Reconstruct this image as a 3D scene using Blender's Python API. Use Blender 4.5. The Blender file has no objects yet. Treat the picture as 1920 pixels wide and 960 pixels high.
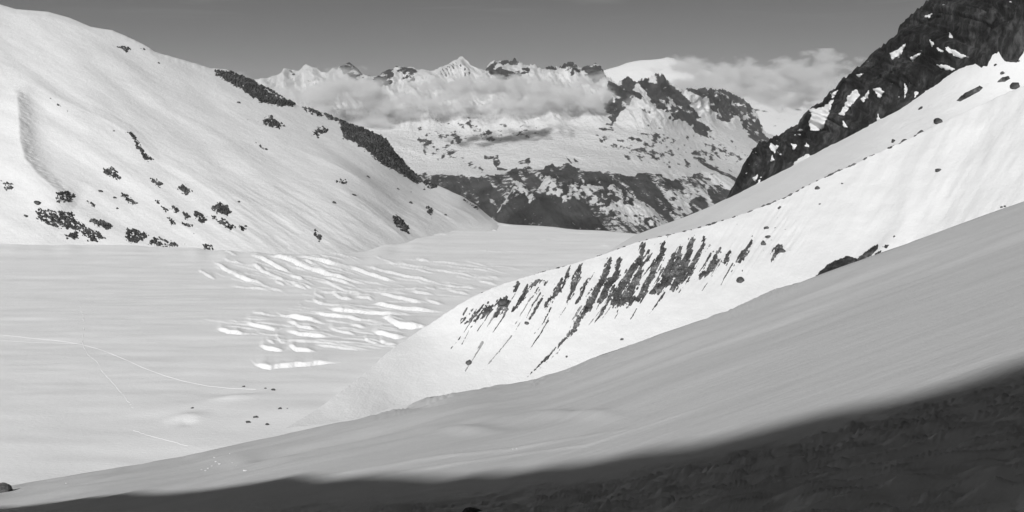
import bpy, math, random
import numpy as np
from mathutils import Vector
random.seed(7); rng = np.random.default_rng(7)
scene = bpy.context.scene
C = scene.collection

# ------------------------------------------------------------------ camera
W, H, F = 1920.0, 960.0, 2059.0          # photograph size, focal length in its pixels
HOR = 230.0                              # row of the true horizon
PITCH = math.atan((H/2-HOR)/F)
cam_d = bpy.data.cameras.new('camera'); cam = bpy.data.objects.new('camera', cam_d); C.objects.link(cam)
cam_d.sensor_width = 36.0; cam_d.lens = 36.0*F/W
cam_d.clip_start = 0.1; cam_d.clip_end = 90000
cam.location = (0, 0, 0); cam.rotation_euler = (math.pi/2-PITCH, 0, 0)
scene.camera = cam
scene.render.resolution_x = 1024; scene.render.resolution_y = 512

# ------------------------------------------------------------------ light
SUN = np.array([-0.31, -0.79, 0.53]); SUN /= np.linalg.norm(SUN)
sun_el = math.asin(SUN[2]); sun_az = math.atan2(SUN[0], SUN[1])
sd = bpy.data.lights.new('sun', 'SUN'); so = bpy.data.objects.new('sun', sd); C.objects.link(so)
sd.energy = 4.0; sd.angle = math.radians(0.53); sd.color = (1, 1, 1)
so.rotation_euler = Vector(SUN).to_track_quat('Z', 'Y').to_euler(); so.location = (0, 0, 300)

world = bpy.data.worlds.new('World'); scene.world = world; world.use_nodes = True
nt = world.node_tree; nt.nodes.clear(); N = nt.nodes; L = nt.links
sky = N.new('ShaderNodeTexSky'); sky.sky_type = 'NISHITA'; sky.sun_disc = False
sky.sun_elevation = sun_el; sky.sun_rotation = sun_az; sky.altitude = 2800; sky.air_density = 1.0; sky.dust_density = 0.6
# the photograph is black and white, taken through an orange filter: keep mostly the red light of the sky
sep = N.new('ShaderNodeSeparateColor'); L.new(sky.outputs[0], sep.inputs[0])
mr = N.new('ShaderNodeMath'); mr.operation = 'MULTIPLY'; mr.inputs[1].default_value = 0.28; L.new(sep.outputs[0], mr.inputs[0])
mg = N.new('ShaderNodeMath'); mg.operation = 'MULTIPLY_ADD'; mg.inputs[1].default_value = 0.0; L.new(sep.outputs[1], mg.inputs[0]); L.new(mr.outputs[0], mg.inputs[2])
# thin wisps of cirrus high up
tc = N.new('ShaderNodeTexCoord')
mp = N.new('ShaderNodeMapping'); mp.inputs['Scale'].default_value = (5, 5, 60); mp.inputs['Rotation'].default_value = (0, 0.05, 0); L.new(tc.outputs['Generated'], mp.inputs[0])
nz = N.new('ShaderNodeTexNoise'); nz.inputs['Scale'].default_value = 1.6; nz.inputs['Detail'].default_value = 6; nz.inputs['Distortion'].default_value = 0.5; L.new(mp.outputs[0], nz.inputs[0])
rp = N.new('ShaderNodeMapRange'); rp.inputs[1].default_value = 0.50; rp.inputs[2].default_value = 0.75; rp.inputs[3].default_value = 0; rp.inputs[4].default_value = 0.9; L.new(nz.outputs[0], rp.inputs[0])
sxyz = N.new('ShaderNodeSeparateXYZ'); L.new(tc.outputs['Generated'], sxyz.inputs[0])
rz = N.new('ShaderNodeMapRange'); rz.inputs[1].default_value = 0.085; rz.inputs[2].default_value = 0.105; rz.inputs[3].default_value = 0; rz.inputs[4].default_value = 1; L.new(sxyz.outputs[2], rz.inputs[0])
mm = N.new('ShaderNodeMath'); mm.operation = 'MULTIPLY'; L.new(rp.outputs[0], mm.inputs[0]); L.new(rz.outputs[0], mm.inputs[1])
ad = N.new('ShaderNodeMath'); ad.operation = 'ADD'; L.new(mg.outputs[0], ad.inputs[0]); L.new(mm.outputs[0], ad.inputs[1])
bg = N.new('ShaderNodeBackground'); bg.inputs['Strength'].default_value = 0.075; L.new(ad.outputs[0], bg.inputs['Color'])
wo = N.new('ShaderNodeOutputWorld'); L.new(bg.outputs[0], wo.inputs['Surface'])
scene.view_settings.view_transform = 'Standard'; scene.view_settings.look = 'None'
scene.view_settings.exposure = 0.0; scene.view_settings.gamma = 1.0

# ------------------------------------------------------------------ maths helpers
cp, sp_ = math.cos(PITCH), math.sin(PITCH)
def ray(px, py):
    """direction through a point of the photograph, scaled so that its Y is 1"""
    x = (np.asarray(px, float)-W/2)/F; v = -(np.asarray(py, float)-H/2)/F
    y = cp+v*sp_; z = -sp_+v*cp
    return np.stack([x/y, np.ones_like(x), z/y], -1)
def unproj(px, py, D): return ray(px, py)*np.asarray(D, float)[..., None]
def project(P):
    y = P[..., 1]*cp-P[..., 2]*sp_; z = P[..., 1]*sp_+P[..., 2]*cp
    return W/2+F*P[..., 0]/y, H/2-F*z/y

_perm = np.random.default_rng(3).permutation(4096).astype(np.int64)
_g = np.random.default_rng(5).normal(size=(4096, 3)); _g /= np.linalg.norm(_g, axis=1)[:, None]
def perlin(x, y, z=0.0):
    x, y, z = np.broadcast_arrays(np.asarray(x, float), np.asarray(y, float), np.asarray(z, float))
    xi = np.floor(x).astype(np.int64); yi = np.floor(y).astype(np.int64); zi = np.floor(z).astype(np.int64)
    xf, yf, zf = x-xi, y-yi, z-zi
    f = lambda t: t*t*t*(t*(t*6-15)+10)
    u, v, w = f(xf), f(yf), f(zf); out = 0
    for a in (0, 1):
        for b in (0, 1):
            for c in (0, 1):
                h = _perm[(_perm[(_perm[(xi+a) & 4095]+yi+b) & 4095]+zi+c) & 4095]
                g = _g[h]
                d = g[..., 0]*(xf-a)+g[..., 1]*(yf-b)+g[..., 2]*(zf-c)
                out = out+d*(u if a else 1-u)*(v if b else 1-v)*(w if c else 1-w)
    return out*1.5
def fbm(x, y, z=0.0, o=4, gain=0.5, lac=2.03):
    s = 0; a = 1.0; f = 1.0
    for k in range(o):
        s = s+a*perlin(np.asarray(x)*f+17.3*k, np.asarray(y)*f+5.1*k, np.asarray(z)*f+9.7*k); a *= gain; f *= lac
    return s
def ridged(x, y, z=0.0, o=4, gain=0.5, lac=2.1):
    s = 0; a = 1.0; f = 1.0
    for k in range(o):
        s = s+a*(1-2.2*np.abs(perlin(np.asarray(x)*f+31.7*k, np.asarray(y)*f+2.9*k, np.asarray(z)*f+7.7*k))); a *= gain; f *= lac
    return s
def sst(t, a=0.0, b=1.0):
    t = np.clip((t-a)/(b-a), 0, 1); return t*t*(3-2*t)
def lerpc(pts, x):
    p = np.array(pts, float); return np.interp(x, p[:, 0], p[:, 1])

class Plate:
    """thin plate through scattered values"""
    def __init__(s, pts, smooth=0.0):
        p = np.array(pts, float); s.c = p[:, :2]/500.0; v = 1.0/p[:, 2]
        n = len(p); K = s.k(s.c, s.c)+np.eye(n)*smooth; A = np.zeros((n+3, n+3)); A[:n, :n] = K
        A[:n, n] = 1; A[:n, n+1:] = s.c; A[n, :n] = 1; A[n+1:, :n] = s.c.T
        s.w = np.linalg.solve(A, np.r_[v, 0, 0, 0])
    def k(s, a, b):
        r2 = ((a[:, None]-b[None])**2).sum(-1); return np.where(r2 > 0, 0.5*r2*np.log(r2+1e-12), 0)
    def __call__(s, px, py):
        sh = px.shape; q = np.stack([px.ravel(), py.ravel()], -1)/500.0; out = np.empty(len(q)); n = len(s.c)
        for i in range(0, len(q), 20000):
            b = q[i:i+20000]; out[i:i+20000] = s.k(b, s.c)@s.w[:n]+s.w[n]+b@s.w[n+1:]
        return 1.0/np.maximum(out.reshape(sh), 1e-5)

def normals(P):
    du = np.gradient(P, axis=1); dv = np.gradient(P, axis=0)
    n = np.cross(du, dv); n /= np.linalg.norm(n, axis=-1)[..., None]+1e-12
    return n if n[..., 2].mean() > 0 else -n
def polydist(px, py, poly):
    """signed distance to an open polyline (positive on its right-hand side, in picture sense) and position along it 0..1"""
    p = np.array(poly, float); best = np.full(px.shape, 1e9); sgn = np.ones(px.shape); par = np.zeros(px.shape)
    seg = np.diff(p, axis=0); ln = np.linalg.norm(seg, axis=1); cum = np.r_[0, np.cumsum(ln)]
    for i in range(len(seg)):
        a = p[i]; d = seg[i]
        t = np.clip(((px-a[0])*d[0]+(py-a[1])*d[1])/(ln[i]**2), 0, 1)
        dx = px-a[0]-t*d[0]; dy = py-a[1]-t*d[1]; r = np.hypot(dx, dy); m = r < best
        best = np.where(m, r, best); sgn = np.where(m, np.sign(d[0]*dy-d[1]*dx), sgn); par = np.where(m, (cum[i]+t*ln[i])/cum[-1], par)
    return best*sgn, par
def polysdf(px, py, poly):
    """signed distance to a closed outline, positive inside"""
    p = np.array(poly, float); q = np.vstack([p, p[:1]])
    d, _ = polydist(px, py, q); d = np.abs(d); ins = np.zeros(px.shape, bool)
    for i in range(len(p)):
        x0, y0 = q[i]; x1, y1 = q[i+1]
        c = ((y0 > py) != (y1 > py))
        with np.errstate(divide='ignore', invalid='ignore'):
            xx = (x1-x0)*(py-y0)/(y1-y0)+x0
        ins ^= c & (px < xx)
    return np.where(ins, d, -d)

# ------------------------------------------------------------------ mesh helpers
def tag(o, label=None, cat=None, group=None, kind=None):
    for k, v in (('label', label), ('category', cat), ('group', group), ('kind', kind)):
        if v: o[k] = v
    return o
def mesh_from(name, verts, quads, smooth=True, attr=None):
    me = bpy.data.meshes.new(name)
    me.vertices.add(len(verts)); me.vertices.foreach_set('co', np.ascontiguousarray(verts, np.float32).ravel())
    me.loops.add(quads.size); me.loops.foreach_set('vertex_index', np.ascontiguousarray(quads, np.int32).ravel())
    me.polygons.add(len(quads)); me.polygons.foreach_set('loop_start', np.arange(0, quads.size, 4, dtype=np.int32))
    me.update(calc_edges=True)
    if smooth: me.polygons.foreach_set('use_smooth', np.ones(len(quads), bool))
    for k, v in (attr or {}).items():
        a = me.attributes.new(k, 'FLOAT', 'POINT'); a.data.foreach_set('value', np.ascontiguousarray(v, np.float32).ravel())
    me.update(); return me
def grid_obj(name, P, mat, keep=None, parent=None, attr=None, smooth=True):
    nv, nu = P.shape[:2]; idx = np.arange(nv*nu).reshape(nv, nu)
    q = np.stack([idx[:-1, :-1], idx[:-1, 1:], idx[1:, 1:], idx[1:, :-1]], -1).reshape(-1, 4)
    if keep is not None:
        k = (keep[:-1, :-1] | keep[:-1, 1:] | keep[1:, 1:] | keep[1:, :-1]).ravel(); q = q[k]
        if len(q) == 0: return None
    V = P.reshape(-1, 3); A = {k: v.ravel() for k, v in (attr or {}).items()}
    # faces look up
    n = np.cross(V[q[:, 1]]-V[q[:, 0]], V[q[:, 2]]-V[q[:, 1]]).sum(0)
    if n[2] < 0: q = q[:, ::-1]
    if keep is not None:
        u, inv = np.unique(q, return_inverse=True); V = V[u]; q = inv.reshape(-1, 4); A = {k: v[u] for k, v in A.items()}
    o = bpy.data.objects.new(name, mesh_from(name, V, q, smooth, A)); C.objects.link(o)
    o.data.materials.append(mat)
    if parent: o.parent = parent
    return o

# ------------------------------------------------------------------ materials
def new_mat(name):
    m = bpy.data.materials.new(name); m.use_nodes = True; return m, m.node_tree.nodes, m.node_tree.links
def noise(Nn, Ll, scale, detail=5, rough=0.6, stretch=None, rot=(0, 0, 0)):
    t = Nn.new('ShaderNodeTexCoord'); m = Nn.new('ShaderNodeMapping'); m.inputs['Scale'].default_value = stretch or (1, 1, 1); m.inputs['Rotation'].default_value = rot
    Ll.new(t.outputs['Object'], m.inputs[0]); n = Nn.new('ShaderNodeTexNoise'); n.inputs['Scale'].default_value = scale; n.inputs['Detail'].default_value = detail; n.inputs['Roughness'].default_value = rough
    Ll.new(m.outputs[0], n.inputs[0]); return n
def ramp(Nn, Ll, src, stops):
    r = Nn.new('ShaderNodeValToRGB'); e = r.color_ramp.elements
    while len(e) < len(stops): e.new(0.5)
    for el, (p, v) in zip(e, stops): el.position = p; el.color = (v, v, v, 1)
    Ll.new(src, r.inputs[0]); return r
def snow_mat(name, grain, bump, albedo=0.86, stretch=None, rot=(0, 0, 0), lo=0.93):
    m, n, l = new_mat(name); b = n['Principled BSDF']
    t1 = noise(n, l, grain, 6, 0.65, stretch, rot); t2 = noise(n, l, grain*0.07, 4)
    r = ramp(n, l, t2.outputs[0], [(0.3, albedo*lo), (0.7, albedo)])
    l.new(r.outputs[0], b.inputs['Base Color']); b.inputs['Roughness'].default_value = 0.75; b.inputs['Specular IOR Level'].default_value = 0.15
    bu = n.new('ShaderNodeBump'); bu.inputs['Strength'].default_value = 1.0; bu.inputs['Distance'].default_value = bump
    l.new(t1.outputs[0], bu.inputs['Height']); l.new(bu.outputs[0], b.inputs['Normal'])
    return m
def rock_mat(name, grain, bump, dark=0.03, light=0.16, stretch=None, rot=(0, 0, 0)):
    m, n, l = new_mat(name); b = n['Principled BSDF']
    t1 = noise(n, l, grain, 8, 0.7, stretch, rot); t2 = noise(n, l, grain*0.17, 5, 0.6, stretch, rot)
    mx = n.new('ShaderNodeMath'); mx.operation = 'ADD'; l.new(t1.outputs[0], mx.inputs[0]); l.new(t2.outputs[0], mx.inputs[1])
    hf = n.new('ShaderNodeMath'); hf.operation = 'MULTIPLY'; hf.inputs[1].default_value = 0.5; l.new(mx.outputs[0], hf.inputs[0])
    r = ramp(n, l, hf.outputs[0], [(0.41, dark), (0.52, dark*0.8+light*0.2), (0.66, light)])
    l.new(r.outputs[0], b.inputs['Base Color']); b.inputs['Roughness'].default_value = 0.85; b.inputs['Specular IOR Level'].default_value = 0.08
    bu = n.new('ShaderNodeBump'); bu.inputs['Strength'].default_value = 1.0; bu.inputs['Distance'].default_value = bump
    l.new(t1.outputs[0], bu.inputs['Height']); l.new(bu.outputs[0], b.inputs['Normal'])
    return m
def mixed_mat(name, grain, bump, snow=0.86, dark=0.03, light=0.10):
    """snow with bare rock and forest where the 'rock' attribute is high"""
    m, n, l = new_mat(name); b = n['Principled BSDF']
    t1 = noise(n, l, grain, 8, 0.7); t2 = noise(n, l, grain*0.25, 5, 0.6)
    rr = ramp(n, l, t2.outputs[0], [(0.35, dark), (0.65, light)])
    at = n.new('ShaderNodeAttribute'); at.attribute_name = 'rock'
    ma = n.new('ShaderNodeMath'); ma.operation = 'MULTIPLY_ADD'; ma.inputs[1].default_value = 1.0; l.new(t1.outputs[0], ma.inputs[0]); l.new(at.outputs['Fac'], ma.inputs[2])
    mr = n.new('ShaderNodeMapRange'); mr.inputs[1].default_value = 0.96; mr.inputs[2].default_value = 1.06; l.new(ma.outputs[0], mr.inputs[0])
    mx = n.new('ShaderNodeMix'); mx.data_type = 'RGBA'; l.new(mr.outputs[0], mx.inputs['Factor']); mx.inputs[6].default_value = (snow, snow, snow, 1); l.new(rr.outputs[0], mx.inputs[7])
    l.new(mx.outputs[2], b.inputs['Base Color']); b.inputs['Roughness'].default_value = 0.85; b.inputs['Specular IOR Level'].default_value = 0.1
    bu = n.new('ShaderNodeBump'); bu.inputs['Strength'].default_value = 1.0; bu.inputs['Distance'].default_value = bump
    l.new(t1.outputs[0], bu.inputs['Height']); l.new(bu.outputs[0], b.inputs['Normal'])
    return m
M_snow_far = snow_mat('snow_mountain', 0.12, 1.2, 0.77)
M_snow_glacier = snow_mat('snow_glacier', 0.15, 0.5, 0.90, stretch=(1, 2.5, 1), rot=(0, 0, 0.15))
M_snow_moraine = snow_mat('snow_moraine', 0.3, 0.5, 0.77)
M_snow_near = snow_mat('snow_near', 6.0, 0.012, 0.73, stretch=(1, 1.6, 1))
def add_bump(m, grain, dist, stretch):
    n, l = m.node_tree.nodes, m.node_tree.links; b = n['Principled BSDF']; prev = b.inputs['Normal'].links[0].from_node
    t = noise(n, l, grain, 6, 0.6, stretch, (0, 0, 0.35)); bu = n.new('ShaderNodeBump'); bu.inputs['Distance'].default_value = dist; bu.inputs['Strength'].default_value = 1.0
    l.new(t.outputs[0], bu.inputs['Height']); l.new(prev.outputs[0], bu.inputs['Normal']); l.new(bu.outputs[0], b.inputs['Normal'])
add_bump(M_snow_near, 0.7, 0.045, (0.6, 1.5, 1)); add_bump(M_snow_far, 0.03, 2.5, (1, 1, 1)); add_bump(M_snow_moraine, 0.05, 1.2, (1, 1, 1))
M_track = snow_mat('snow_track', 2.0, 0.05, 0.88)
M_rock = rock_mat('rock_dark', 0.13, 4.0, 0.015, 0.20)
M_cliff = rock_mat('rock_cliff', 0.085, 8.0, 0.002, 0.12, stretch=(1, 1, 0.35), rot=(0, 0.25, 0))
M_till = rock_mat('moraine_till', 0.4, 1.6, 0.035, 0.40)
M_dust = rock_mat('till_dust_on_snow', 0.5, 0.4, 0.25, 0.60)
M_boulder = rock_mat('boulder_granite', 0.5, 0.5, 0.05, 0.2)
M_boulder_near = rock_mat('boulder_near', 5, 0.03, 0.08, 0.30)
M_range = mixed_mat('distant_rock_and_snow', 0.022, 26, snow=0.69, dark=0.012, light=0.07)
M_dome = mixed_mat('distant_snow_dome', 0.004, 30)

SURF = {}
class Surf: pass
def build_surface(key, cols, top, bottom, nrow, ctrl, disp=None, mat=None, name=None, back=(8, 30, 80, 200, 500), backdrop=0.8,
                  under=(10, 40), undercut=1.0, edge=1.0, attrf=None, kind='structure', vmap=None, side=1.0):
    """one landform: rows run from its foot to its skyline, then over the back"""
    cols = np.asarray(cols, float); v = np.linspace(0, 1, nrow)
    if vmap is not None: v = vmap(v)
    yt = lerpc(top, cols); yb = lerpc(bottom, cols)
    PX = np.broadcast_to(cols, (nrow, len(cols))).copy(); PY = yb[None]+(yt-yb)[None]*v[:, None]
    D = Plate(ctrl)(PX, PY) if isinstance(ctrl, list) else ctrl(PX, PY)
    P = unproj(PX, PY, D)
    if disp is not None:
        Nn = normals(P); P = disp(PX, PY, P, Nn, D)
    s = Surf(); s.P = P; s.PX = PX; s.PY = PY; s.N = normals(P); s.D = D
    s.qx, s.qy = project(P)
    rows = [P]; qx = [PX]; qy = [PY]
    tp = P[-1]; prevs = []
    for d in back:
        r = tp.copy(); r[:, 1] += d; r[:, 2] -= d*backdrop; r[:, 0] += tp[:, 0]/tp[:, 1]*d; prevs.append(r)
    bt = P[0]; pre = []
    for d in under:
        r = bt.copy(); r[:, 2] -= d*undercut; r[:, 1] -= d*0.35; pre.insert(0, r)
    full = np.concatenate([np.array(pre).reshape(-1, len(cols), 3), P, np.array(prevs).reshape(-1, len(cols), 3)], 0)
    attr = None
    if attrf is not None:
        a = attrf(s); s.attr = a
        attr = {k: np.concatenate([np.repeat(x[:1], len(under), 0), x, np.repeat(x[-1:], len(back), 0)], 0) for k, x in a.items()}
    s.obj = grid_obj(name, full, mat, attr=attr); tag(s.obj, kind=kind)
    SURF[key] = s; return s
def crust(key, name, box, fn, amp, cap, mat, k=3, lump=None, parent=None):
    """a crust standing out of a landform inside box (x0, x1, y0, y1 of the photograph) where fn(x, y) > 0, on a grid k times finer"""
    s = SURF[key]; sel = (s.qx > box[0]-6) & (s.qx < box[1]+6) & (s.qy > box[2]-6) & (s.qy < box[3]+6)
    if not sel.any(): return None
    r = np.where(sel.any(1))[0]; c = np.where(sel.any(0))[0]
    def upz(A):
        A = A[max(r[0]-1, 0):r[-1]+2, max(c[0]-1, 0):c[-1]+2]
        for ax in (0, 1):
            n = A.shape[ax]; t = np.linspace(0, n-1, (n-1)*k+1); i = np.minimum(t.astype(int), n-2); f = (t-i).reshape([-1 if q == ax else 1 for q in range(A.ndim)])
            A = np.take(A, i, ax)*(1-f)+np.take(A, i+1, ax)*f
        return A
    P, Nn = upz(s.P), upz(s.N); qx, qy = project(P); m = fn(qx, qy)
    h = np.clip(m*amp, -0.8*cap, cap)
    if lump is not None: h = h+lump(qx, qy)*np.clip(m, 0, 1)
    keep = (m > -0.6) & (qx > box[0]-5) & (qx < box[1]+5) & (qy > box[2]-5) & (qy < box[3]+5)
    if not keep.any(): return None
    return grid_obj(name, P+Nn*h[..., None], mat, keep=keep, parent=parent if parent else s.obj)
def bbox(p, g=0):
    p = np.array(p); return (p[:, 0].min()-g, p[:, 0].max()+g, p[:, 1].min()-g, p[:, 1].max()+g)
def at(key, px, py):
    s = SURF[key]; d = (s.qx-px)**2+(s.qy-py)**2; i = np.unravel_index(np.argmin(d), d.shape); return s.P[i], s.N[i]
def emerge(key, name, mask, amp, cap, mat, lump=None, parent=None, up=None, box=None, floor=1.0):
    """a crust standing out of a landform wherever mask > 0 (mask in photograph pixels of distance)"""
    s = SURF[key]
    if box is None:
        keep0 = mask > -3
        if not keep0.any(): return None
        r = np.where(keep0.any(1))[0]; c = np.where(keep0.any(0))[0]; box = (r[0], r[-1]+1, c[0], c[-1]+1)
    a, b, c, d = box; m = mask[a:b, c:d]; P = s.P[a:b, c:d]; Nn = s.N[a:b, c:d]
    if up is not None: Nn = Nn*(1-up)+np.array([0, 0, 1.0])*up
    h = np.clip(m*amp, -floor*cap, cap)
    if lump is not None: h = h+np.where(m > 0, lump[a:b, c:d]*np.clip(m, 0, 1), 0)
    keep = m > -1.2
    keep = keep & (m > -3)
    o = grid_obj(name, P+Nn*h[..., None], mat, keep=keep, parent=parent if parent else s.obj)
    return o

# ================================================================== THE GLACIER
HG = 300.0                                # the glacier lies 300 m below the camera
CREV = [  # bottom edges of the open walls, traced in an enlarged crop: points, wall height
 ([(105,225),(160,265),(235,290)],20),([(190,175),(300,240),(400,290),(480,310),(555,330)],30),([(280,125),(370,155)],15),
 ([(440,190),(540,250),(640,295),(700,300)],25),([(440,145),(550,180),(640,225),(740,262)],35),([(700,270),(800,300)],20),
 ([(600,305),(680,332)],15),([(710,318),(760,345),(820,352)],22),
 ([(500,140),(620,160),(720,185),(850,235),(960,270),(1080,300),(1200,330),(1260,345)],38),
 ([(740,150),(900,185),(1000,205),(1060,210)],25),([(1060,205),(1200,260),(1300,290),(1420,318)],30),
 ([(1150,200),(1300,240),(1450,280),(1600,305),(1750,340)],22),([(910,275),(1000,305),(1130,335)],18),
 ([(950,325),(1060,370),(1180,385)],18),([(965,375),(1040,415),(1120,420)],32),([(1120,400),(1250,420)],22),
 ([(1250,375),(1400,415),(1500,435),(1600,450)],25),([(850,380),(930,415)],22),([(840,415),(890,447),(940,440)],20),
 ([(750,450),(785,465)],12),([(910,460),(980,490),(1150,500),(1350,515),(1500,510)],30),
 ([(1200,450),(1400,475),(1600,490),(1720,495)],28),([(820,500),(950,525),(1050,530),(1150,555),(1300,560)],22),
 ([(1290,530),(1400,590),(1560,590),(1600,570)],45),([(595,495),(650,530),(800,550),(900,575),(980,580)],22),
 ([(1080,585),(1200,600)],25),([(405,548),(520,555),(600,558)],12),([(400,575),(500,600),(600,615),(680,600)],22),
 ([(670,560),(780,610),(900,620)],25),([(220,610),(320,635),(430,640)],25),([(665,615),(760,645),(900,655),(1000,660)],32),
 ([(940,600),(1060,630),(1140,655)],20),([(1170,670),(1230,705),(1290,705)],30),([(1270,680),(1320,710),(1400,710)],30),
 ([(605,655),(640,695),(690,695)],35),([(545,685),(610,712)],15),([(496,715),(560,745),(650,750),(680,740)],32),
 ([(680,710),(740,750),(800,750),(880,755)],38),([(435,800),(480,845),(560,860),(700,848),(800,840),(950,822),(1060,820)],38),
 ([(455,505),(560,522)],10),([(1220,620),(1370,670),(1460,660)],38),([(1400,210),(1600,250),(1680,262)],9),
 ([(1580,180),(1850,190)],7),([(1700,235),(1900,240)],9),([(1680,330),(1800,350),(1950,350)],18),([(1700,360),(1880,400)],16),
 ([(1480,370),(1640,400)],20),([(1560,425),(1700,455)],22),([(1560,345),(1650,360)],14),([(1900,300),(2050,330)],14)]
CREV = [([(340+x/3.43, 440+y/3.43) for x, y in p], h/3.43) for p, h in CREV]
CREV += [([(820,541),(870,548)],3),([(905,420),(960,424),(985,430)],2.5),([(1015,452),(1048,446)],2.5),([(1128,462),(1160,458)],3),([(800,444),(850,440)],2.5),
         ([(1040,434),(1110,438),(1180,441)],2.0),([(880,470),(1000,474)],1.5)]
_r = random.Random(5)
for _ in range(210):    # smaller openings between the large ones, running the same way
    x = _r.uniform(420, 1010); y = _r.uniform(485, 655)
    if y > 492+1.25*(x-340) or y > 700-0.62*(x-640) and x > 640: continue
    if x < 560 and y > 545 and y < 590: continue
    l_ = _r.uniform(30, 130); sl = (0.30 if y < 540 else 0.10)*_r.uniform(0.6, 1.3)*(1 if x < 760 else 0.6)
    CREV.append(([(x-l_/2, y-sl*l_/2), (x+l_*0.1, y+_r.uniform(-1, 1.5)), (x+l_/2, y+sl*l_/2)], _r.uniform(1.4, 3.8)))
def glacier_disp(PX, PY, P, Nn, D):
    X, Y = P[..., 0], P[..., 1]
    mpp = D*D/(F*HG)
    h = 2.0*fbm(X/300+0.3*Y/260, Y/110, 3.3, 3)+0.2*fbm(X/60, Y/22, 1.1, 3)+0.5*fbm(X/150, Y/40, 8.1, 2)
    warp = 1.8*perlin(PX/26, PY/9, 4.0)+0.9*perlin(PX/9, PY/4, 9.0)
    for pts, hp in CREV:
        x0, x1 = pts[0][0], pts[-1][0]; yb = lerpc(pts, PX); Dm = F*HG/(np.mean([p[1] for p in pts])-HOR)
        L_ = x1-x0; tx = (PX-x0)/L_
        prof = np.where((tx > 0) & (tx < 1), np.clip(np.minimum(tx*5, (1-tx)*2.6), 0, 1), 0); prof = prof*prof*(3-2*prof)
        prof = prof*(0.95+0.30*perlin(PX/24, hp*3.3, 2.0))
        Hm = 0.66*min(hp, 0.17*L_)*Dm/F*prof
        s_ = (yb-PY+warp)*mpp; ramp_ = np.maximum(0.75*Hm, 2.0)
        h = h+Hm*np.clip(s_/ramp_, 0, 1)*np.exp(-np.maximum(0, s_-ramp_)/(4.0*Hm+14))
        h = h-0.36*Hm*np.exp(-((s_+0.4*ramp_)/(0.9*ramp_+3))**2)
    for cx, cy, sx_, sy_, a_ in ((350,783,30,6,4.0),(352,792,16,4,-2.5),(440,747,50,5,3.0),(300,770,80,9,2.0),(560,770,60,14,2.5)): h = h+a_*np.exp(-((PX-cx)/sx_)**2-((PY-cy+0.12*(PX-cx))/sy_)**2)
    ft = lerpc([(-900,466),(0,472),(200,474),(350,479),(450,487),(560,493),(640,494),(700,486),(780,466),(860,446),(925,430),(966,440)], PX)
    h = h+(3.5+2.5*perlin(PX/40, 0.3, 0.8))*np.exp(-np.maximum(PY-ft, 0)/(7+3*perlin(PX/70, 5.3, 0.8)))*(1-sst((PX-760)/120))
    # apron of the valley wall on the left and a gentle lip at the far end
    Q = P.copy(); Q[..., 2] += h
    return Q
gx = np.r_[np.arange(-900, 330, 9), np.arange(330, 935, 1.9), np.arange(935, 1560, 5)]
def gmap(v):
    # rows: dense where the crevasses are
    t = np.interp(v, [0, 0.12, 0.86, 1], [0, 0.42, 0.93, 1]); return t
lip = [(-900, 408), (900, 413), (930, 416), (960, 421), (1010, 423), (1080, 430.5), (1130, 432.5), (1190, 438), (1300, 441), (1560, 445)]
build_surface('glacier', gx, lip, [(-900, 1000), (1560, 1000)], 470,
              lambda PX, PY: F*HG/np.maximum((480-HOR)*0+(PY-HOR)+0.0, 1)*1.0, glacier_disp, M_snow_glacier, 'glacier',
              back=(10, 40, 160, 600), backdrop=0.9, under=(2,), vmap=gmap)

# ================================================================== THE MOUNTAIN ON THE LEFT
sky_left = [(-420,-190),(-200,-90),(-60,-25),(0,8),(30,17),(90,22),(130,33),(170,50),(210,57),(245,72),(270,85),(290,97),(330,110),(360,118),(395,129),(425,130),(440,138),(470,150),(500,165),
            (530,182),(560,200),(600,210),(640,226),(680,240),(700,250),(722,262),(735,282),(752,298),(770,320),(800,338),(830,352),(870,371),(895,388),(912,402),(925,412),(945,424),(965,440)]
foot_left = [(-420,470),(0,470),(200,473),(350,478),(450,486),(560,492),(640,494),(700,486),(780,466),(860,446),(925,430),(965,446)]
ctl_left = [(-420,462,2640),(0,462,2660),(200,465,2640),(350,470,2580),(450,478,2500),(560,483,2460),(640,485,2440),(700,475,2540),(780,455,2760),(860,435,3030),(925,420,3230),(965,438,3100),
            (-200,-80,4000),(0,8,3950),(210,57,3980),(395,129,3990),(530,182,3970),(640,226,3940),(722,262,3850),(800,338,3700),(870,371,3600),(925,410,3500)]
MOR_L = [(20,165),(33,190),(37,240),(40,280),(50,315),(75,345),(105,368),(140,392)]
RID_L = [(-60,112),(0,119),(22,128),(60,152),(100,182),(135,202),(180,222),(235,248),(262,272),(290,298),(350,330),(400,362),(440,395),(500,440)]
RID_M = [(540,272),(600,300),(660,335),(720,372),(760,400)]
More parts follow.
